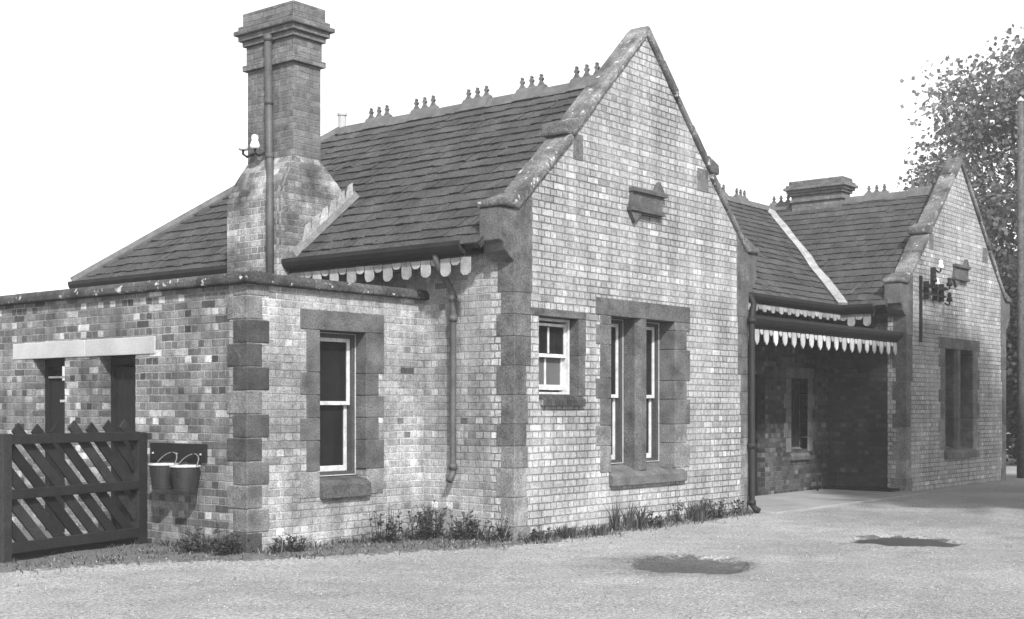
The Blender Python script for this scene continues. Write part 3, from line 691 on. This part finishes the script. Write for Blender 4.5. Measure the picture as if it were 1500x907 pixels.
# telegraph wall bracket on the far gable
br = MB(); br.box(DX+.64, DX+.69, -.05, -.002, 2.8, 4.05); br.build('cable_conduit', M_IRON, ST)
m = MB(); m.box(DX+.72, DX+1.78, -.1, -.07, 3.84, 3.88); m.box(DX+.72, DX+1.78, -.1, -.07, 3.7, 3.73)
for k in (.85, 1.3, 1.62): m.box(DX+k, DX+k+.04, -.1, -.001, 3.62, 3.96)
m.box(DX+1.2, DX+1.24, -.1, -.001, 3.9, 4.25); bk = m.build('telegraph_bracket', M_IRON, ST)
insulator(bk, (DX+1.28, -.08, 4.2), (.0, -.6, 0), s=1.2)
insulator(bk, (DX+.8, -.09, 3.9), (0, -1, 0), mat=M_IRON, s=1.1); insulator(bk, (DX+1.02, -.09, 3.88), (0, -1, 0), s=.9)
insulator(bk, (DX+1.74, -.08, 3.9), (0, -.6, 0), mat=M_IRON, s=1.2); insulator(bk, (DX+1.74, -.08, 3.6), (0, -.6, 0), mat=M_IRON, s=1.2)
# drain grating along the porch side and bench leg rail
m = MB(); m.box(DX-.4, DX-.02, .1, 1.45, .031, .075); m.build('porch_step', M_DARKW, ST, bevel=.01)
m = MB(); m.tube([(10.62, 1.3, .03), (10.62, 1.3, .3), (11.4, 1.3, .3), (11.4, 1.3, .03)], .016, 8); m.build('boot_rail', M_IRON, ST, smooth=True)
# bucket board
m = MB(); m.box(-2.79, -2.757, 2.06, 3.05, .965, 1.165); bd = m.build('bucket_board', M_DARKW, ST, bevel=.006)
for yy in (2.13, 2.55, 2.98):
    m = MB(); m.lathe((-2.8, yy, 1.05), [(0, -.012), (.012, -.008), (.012, .008), (0, .012)], 8); m.build('bolt', M_LEAD, bd)

# ------------------------------------------------------------------ fire buckets
def bucket(loc, label, mark):
    e = empty('fire_bucket', label, 'bucket', loc, 'fire buckets on the wall board')
    rt, rb, h = .158, .118, .27
    m = MB(); m.lathe((0, 0, 0), [(0, .004), (rb-.004, .004), (rt-.006, h), (rt, h), (rb+.002, -.0), (0, 0)], 28); m.lathe((0, 0, 0), [(rb+.001, .0), (rb+.008, .0), (rb+.012, .025), (rb+.003, .03)], 28)
    m.build('body', M_BUCK, e, smooth=False)
    m = MB(); m.tube([(rt*math.cos(t*math.pi/14), rt*math.sin(t*math.pi/14), h) for t in range(29)], .011, 8, cap=False); m.build('rim', M_RIM, e, smooth=True)
    m = MB(); m.tube([(.02+.1*math.sin(t*math.pi/12), -.16*math.cos(t*math.pi/12), h+.13*math.sin(t*math.pi/12)) for t in range(13)], .007, 8); m.tone = .5; m.t = [.5]*len(m.f); m.build('handle', M_LEAD, e, smooth=True)
    if mark:
        m = MB(); d = .147
        def pl(a0, a1, z0, z1):
            vs_ = []
            for t, z in ((a0, z0), (a1, z0), (a1, z1), (a0, z1)):
                r_ = rb+(rt-rb)*z/h+.0035; th = R(205)+t/r_; vs_.append((r_*math.cos(th), r_*math.sin(th), z))
            m.add(vs_, [(0, 1, 2, 3)])
        pl(-.03, -.018, .15, .215); pl(-.03, .022, .15, .162); pl(-.03, .016, .177, .188); pl(-.03, .022, .203, .215)
        m.build('painted_letter', M_IRON, e, fix=False)
    m = MB(); m.tube([(.16, 0, h+.13), (.12, 0, h+.125), (.095, 0, h+.14)], .008, 6); m.build('hook', M_IRON, e)
    return e
bucket((-2.95, 2.58, .665), 'dark fire bucket hanging on the wall board on the side towards the slatted fence', False)
bucket((-2.95, 2.2, .655), 'dark fire bucket with bright rim hanging on the wall board nearest the building corner', True)

# ------------------------------------------------------------------ slatted fence
FA = Vector((-2.76, 3.2)); FB = Vector((-4.8, 2.68)); FD = (FB-FA); FL = FD.length; FD.normalize(); FN = Vector((FD.y, -FD.x))
if FN.y > 0: FN = -FN
fe = empty('slatted_fence', 'dark tarred fence panel of diagonal slats standing against the annexe wall', 'fence', (FA.x, FA.y, 0))
def fpt(a, n, z): p = FD*a+FN*n; return (p.x, p.y, z)
def fbox(m, a0, a1, n0, n1, z0, z1, tone=1.):
    vs_ = [fpt(a, n, z) for z in (z0, z1) for n in (n0, n1) for a in (a0, a1)]
    m.add(vs_, [(0, 2, 3, 1), (4, 5, 7, 6), (0, 1, 5, 4), (1, 3, 7, 5), (3, 2, 6, 7), (2, 0, 4, 6)], tone)
m = MB(); fbox(m, .02, .17, -.07, .07, -.2, 1.28); m.build('post', M_FENCE, fe, bevel=.012)
m = MB(); fbox(m, FL-.06, FL+.06, -.07, .07, -.2, 1.3, 1.8); m.build('post', M_FENCE, fe, bevel=.012)
for z, h in ((1.19, .1), (.64, .1), (.1, .11)):
    m = MB(); fbox(m, .16, FL-.05, .025, .075, z, z+h, rnd(.9, 1.2)); m.build('rail', M_FENCE, fe, bevel=.006)
m = MB(); fbox(m, .16, FL-.05, -.03, .02, -.04, .09, .8); m.build('gravel_board', M_FENCE, fe)
# a slat falls from the far end (left in the view) towards the wall
k = 0; p = .262
zt, zb = 1.37, .1
a_top = .12
while a_top < FL+1.3:
    # centre line from (a = a_top, z = zt) to (a = a_top - 1.2, z = zb), clipped to the panel
    a0, z0, a1, z1 = a_top, zt+rnd(-.03, .02), a_top-(zt-zb)*.98, zb
    lo, hi = .15, FL-.06
    def at(a): return z0+(z1-z0)*(a-a0)/(a1-a0)
    A0, A1 = min(a0, hi), max(a1, lo)
    if A0-A1 > .12:
        za, zb_ = at(A0), at(A1); dv = Vector((A0-A1, za-zb_)).normalized(); s = Vector((-dv.y, dv.x))*.058
        pts = [(A0, za), (A1, zb_)]
        q = [(A0+s.x, za+s.y), (A1+s.x, zb_+s.y), (A1-s.x, zb_-s.y), (A0-s.x, za-s.y)]
        m = MB(); m.add([fpt(a, .0, z) for a, z in q]+[fpt(a, .022, z) for a, z in q], [(0, 1, 2, 3), (7, 6, 5, 4), (0, 4, 5, 1), (1, 5, 6, 2), (2, 6, 7, 3), (3, 7, 4, 0)], rnd(.6, 1.9))
        m.build('slat', M_FENCE, fe)
    a_top += p

# ------------------------------------------------------------------ verge, grass and weeds
def blade(m, p, h, w_, lean, tone):
    a = rnd(0, 6.28); d = Vector((math.cos(a), math.sin(a), 0)); s = Vector((-d.y, d.x, 0))*w_
    p = Vector(p); q1 = p+Vector((0, 0, h*.55))+d*lean*.35*h; q2 = p+Vector((0, 0, h*rnd(.85, 1)))+d*lean*h
    m.add([p-s, p+s, q1+s*.8, q1-s*.8, q2], [(0, 1, 2, 3), (3, 2, 4)], tone)
gm = MB(); n = 0
while n < 6500:
    x, y = rnd(-5.5, 5.5), rnd(-.8, 3.6)
    if not inside(x+random.gauss(0, .1), y+random.gauss(0, .12)) or (x > 0 and y > -.01) or (x < 0 and x > -2.76 and y > 1.4) or (x > -.01 and y > 0): continue
    dw = min(abs(y) if x > 0 else 9, abs(y-1.407) if -2.76 < x < 0 else 9, abs(x) if y > 0 and x < 0 else 9, abs(x+2.76) if y > 1.4 else 9)
    cl = math.sin(x*5.1+1.3*math.sin(y*7))*math.sin(y*6.3+2*math.sin(x*3.7))
    if rnd(0, 1) > (math.exp(-dw/.4)+.12)*(.55+.6*cl): continue
    blade(gm, (x, y, .01), rnd(.02, .1)*(1.25 if dw < .2 else .7), rnd(.003, .009), rnd(.3, 1.6), random.choice((.4, .6, .9, 1.3, 1.9, 3.2))); n += 1
o = gm.build('grass', M_WEED, fix=False); struct(o, 'stuff')
pm = MB(); n = 0
while n < 2600:
    x, y = rnd(-9, 7.5), rnd(-7.5, 2.5)
    if inside(x, y) and rnd(0, 1) < .6 or (x > 0 and y > -.03) or (x > -2.8 and y > 1.38) or math.hypot(x-CAM[0], y-CAM[1]) < 5 or math.hypot(x-3.15, y+3.38) < .95 or math.hypot(x+.45, y+2.6) < .95: continue
    dd = edge_dist(x, y)
    if rnd(0, 1) > .12+math.exp(-abs(dd)/.3): continue
    r = rnd(.003, .007)*(1.8 if rnd(0, 1) < .06 else 1); t = rnd(0, 3); k = [(math.cos(t+i*1.257)*r*rnd(.7, 1.2), math.sin(t+i*1.257)*r*rnd(.7, 1.2)) for i in range(5)]
    zz = .006+(.03 if dd < -.15 else 0)
    pm.add([(x+a, y+b, zz-.008) for a, b in k]+[(x+a*.6, y+b*.6, zz+r*rnd(.5, .9)) for a, b in k], [(5, 6, 7, 8, 9)]+[(i, (i+1) % 5, 5+(i+1) % 5, 5+i) for i in range(5)], rnd(.3, 1.0)); n += 1
struct(pm.build('loose_gravel', M_LINT, fix=False), 'stuff')
def weed(loc, label, h, r, n, kind='leafy', straw=0, group='weeds along the wall foot'):
    e = empty('weed', label, 'weed', (loc[0], loc[1], 0), group); m = MB()
    for k in range(n):
        a = rnd(0, 6.28); q = r*math.sqrt(rnd(0, 1)); b = Vector((q*math.cos(a), q*math.sin(a)*.6, 0))
        if kind == 'blade':
            for j in range(3): blade(m, b+Vector((rnd(-.02, .02), rnd(-.02, .02), 0)), h*rnd(.5, 1.), rnd(.008, .016), rnd(.1, .6), rnd(.4, 1.5))
        else:
            hh = h*rnd(.45, 1.0); top = b+Vector((rnd(-.1, .1), rnd(-.1, .1), hh)); m.tube([b, (b+top)/2+Vector((rnd(-.02, .02), 0, 0)), top], .004, 4, .5)
            for j in range(int(5+hh*26)):
                t = rnd(.15, 1); p = b+(top-b)*t; aa = rnd(0, 6.28); L = rnd(.035, .085)
                d = Vector((math.cos(aa), math.sin(aa), rnd(-.3, .8))).normalized(); s = d.cross(Vector((0, 0, 1))).normalized()*L*.28
                m.add([p, p+d*L*.5+s, p+d*L, p+d*L*.5-s], [(0, 1, 2, 3)], rnd(.35, 1.6))
    m.build('foliage', M_WEED, e, fix=False)
    if straw:
        for k in range(straw):
            m = MB(); p = Vector((rnd(-r, r), rnd(-r*.5, r*.3), 0)); q = p+Vector((rnd(-.05, .22), rnd(-.1, .1), h*rnd(1.0, 1.5))); m.tube([p, (p+q)/2+Vector((.01, 0, .02)), q], [.005, .004, .002], 4)
            m.build('dry_stalk', M_STRAW, e)
    return e
weed((-.95, 1.05), 'sprawling leafy weed under the sash window of the low annexe', .42, .3, 22)
weed((-.42, 1.0), 'tallest bushy weed in the inner corner left of the downpipe', .46, .28, 44)
weed((-.2, .55), 'leafy weed below the downpipe with pale dry stalks rising through it', .36, .24, 34, 'leafy', 4)
weed((-.16, .12), 'short weed tuft with a bent dry stalk at the near corner of the side wall', .28, .14, 16, 'leafy', 2)
weed((.25, -.16), 'small spreading weed at the foot of the near gable corner', .2, .2, 16)
weed((.68, -.2), 'low dark spiky tuft of grass left of the double window sill', .2, .14, 26, 'blade')
weed((1.32, -.2), 'broad bladed tuft below the small four pane window', .17, .2, 22, 'blade')
weed((1.9, -.14), 'tall narrow upright weed below the left edge of the double window sill', .42, .05, 8, 'blade')
weed((2.3, -.16), 'spiky weed clump below the middle of the double window sill', .4, .17, 20, 'blade')
weed((2.7, -.17), 'low leafy weed under the right side of the double window sill', .22, .16, 18)
weed((3.35, -.14), 'thin weed stems just right of the double window sill', .33, .08, 8)
weed((3.85, -.15), 'dense dark bladed weed midway between double window and downpipe', .34, .18, 30, 'blade')
weed((4.25, -.15), 'leafy weed clump on the facade side nearest the corner downpipe', .3, .2, 26)
weed((5.1, -.12), 'small weed sprig beside the foot of the corner downpipe', .25, .08, 8)
weed((-3.0, 1.9), 'leafy weeds at the wall foot below the fire buckets', .3, .26, 34)
weed((-2.95, 1.45), 'low leafy weed against the annexe corner stones on the fence side', .26, .2, 26)
weed((-2.4, 1.2), 'low ragged weed just right of the annexe corner stones', .2, .24, 26, 'leafy', 1)

# ------------------------------------------------------------------ trees
def tree(name, loc, label, cat, h, crown_c, crown_r, n_clump, per, leaf, mat, seed, trunk_r=.25, gap=.0, group='trees around the station'):
    rr = random.Random(seed); e = empty(name, label, cat, loc, group); cc = Vector(crown_c)
    t = MB(); top = Vector((cc.x*.8, cc.y*.8, cc.z+crown_r[2]*.3))
    t.tube([(0, 0, -.2), (rr.uniform(-.1, .1), rr.uniform(-.1, .1), h*.2), (cc.x*.4, cc.y*.4, cc.z*.6), top], [trunk_r*1.25, trunk_r, trunk_r*.75, trunk_r*.2], 9)
    clumps = []
    while len(clumps) < n_clump:
        v = Vector((rr.gauss(0, 1), rr.gauss(0, 1), rr.gauss(0, 1))).normalized()*(rr.uniform(.25, 1)**.45)
        v *= rr.uniform(.78, 1.12)
        p = cc+Vector((v.x*crown_r[0], v.y*crown_r[1], v.z*crown_r[2]))
        if p.z < .3: continue
        clumps.append((p, rr.uniform(.5, 1.25)))
    for p, s in clumps[::max(1, n_clump//26)]:
        b = Vector((cc.x*.6, cc.y*.6, max(.5, min(p.z-.6, cc.z*rr.uniform(.45, 1.0))))); mid = (b+p)/2+Vector((0, 0, rr.uniform(.1, .5)))
        t.tube([b, mid, p], [trunk_r*.32, trunk_r*.2, .02], 6)
    t.build('trunk', M_BARK, e, smooth=True)
    m = MB(); cr = sum(crown_r)/3*.2
    for p, s in clumps:
        tone = rr.uniform(.6, 1.5)
        for k in range(per):
            g_ = Vector([max(-.95, min(.95, rr.gauss(0, .5))) for _ in 'xyz'])*cr*s*1.3; q = p+g_
            d = Vector((rr.gauss(0, 1), rr.gauss(0, 1), rr.gauss(-.2, .7))).normalized(); u = d.cross(Vector((rr.gauss(0, 1), rr.gauss(0, 1), rr.gauss(0, 1)))).normalized()
            L = leaf*rr.uniform(.6, 1.3); W_ = L*.38
            if q.z < .05: continue
            m.add([q, q+d*L*.5+u*W_, q+d*L, q+d*L*.5-u*W_], [(0, 1, 2, 3)], tone*rr.uniform(.65, 1.4))
    m.build('crown', mat, e, fix=False)
    return e
tree('broadleaf_tree', (30.0, 3.7, 0), 'tall broadleaf tree rising behind the far right gable', 'tree', 13, (0, 0, 7.2), (3.5, 3.4, 5.6), 170, 230, .18, M_LEAF, 5)
tree('broadleaf_tree', (25.6, 1.0, 0), 'dark bushy tree beyond the right hand corner of the far gable', 'tree', 6, (0, 0, 2.9), (2.9, 2.6, 3.1), 150, 190, .18, M_DLEAF, 8, .18)
tree('broadleaf_tree', (8.7, -9.0, 0), 'unseen leafy tree right of the camera view, added to shade the far gable', 'tree', 9, (0, 0, 6.3), (4.2, 4.2, 3.6), 240, 190, .42, M_LEAF, 12)  # out of view; added to cast shade on far gable and porch side wall


po = empty('telegraph_pole', 'weathered wooden pole at the right hand edge beyond the far gable', 'pole', (18.14, .0, 0))
m = MB(); m.tube([(0, 0, -.3), (0, 0, 4), (0, 0, 8.4)], [.085, .078, .065], 12); m.build('shaft', M_BARK, po, smooth=True)
m = MB(); m.lathe((0, 0, 8.4), [(.085, 0), (.085, .03), (0, .13)], 12); m.build('cap', M_LEAD, po)

# ------------------------------------------------------------------ summer haze
m, nt, b = nt_new('thin_haze'); nt.nodes.remove(b)
pv = nt.nodes.new('ShaderNodeVolumePrincipled'); pv.inputs['Color'].default_value = (.95, .95, .95, 1); pv.inputs['Density'].default_value = .002; pv.inputs['Anisotropy'].default_value = .1
nt.links.new(pv.outputs[0], [n for n in nt.nodes if n.type == 'OUTPUT_MATERIAL'][0].inputs['Volume'])
h = MB(); h.box(-401, 401, -401, 401, -1, 14.5); struct(h.build('haze', m), 'stuff')
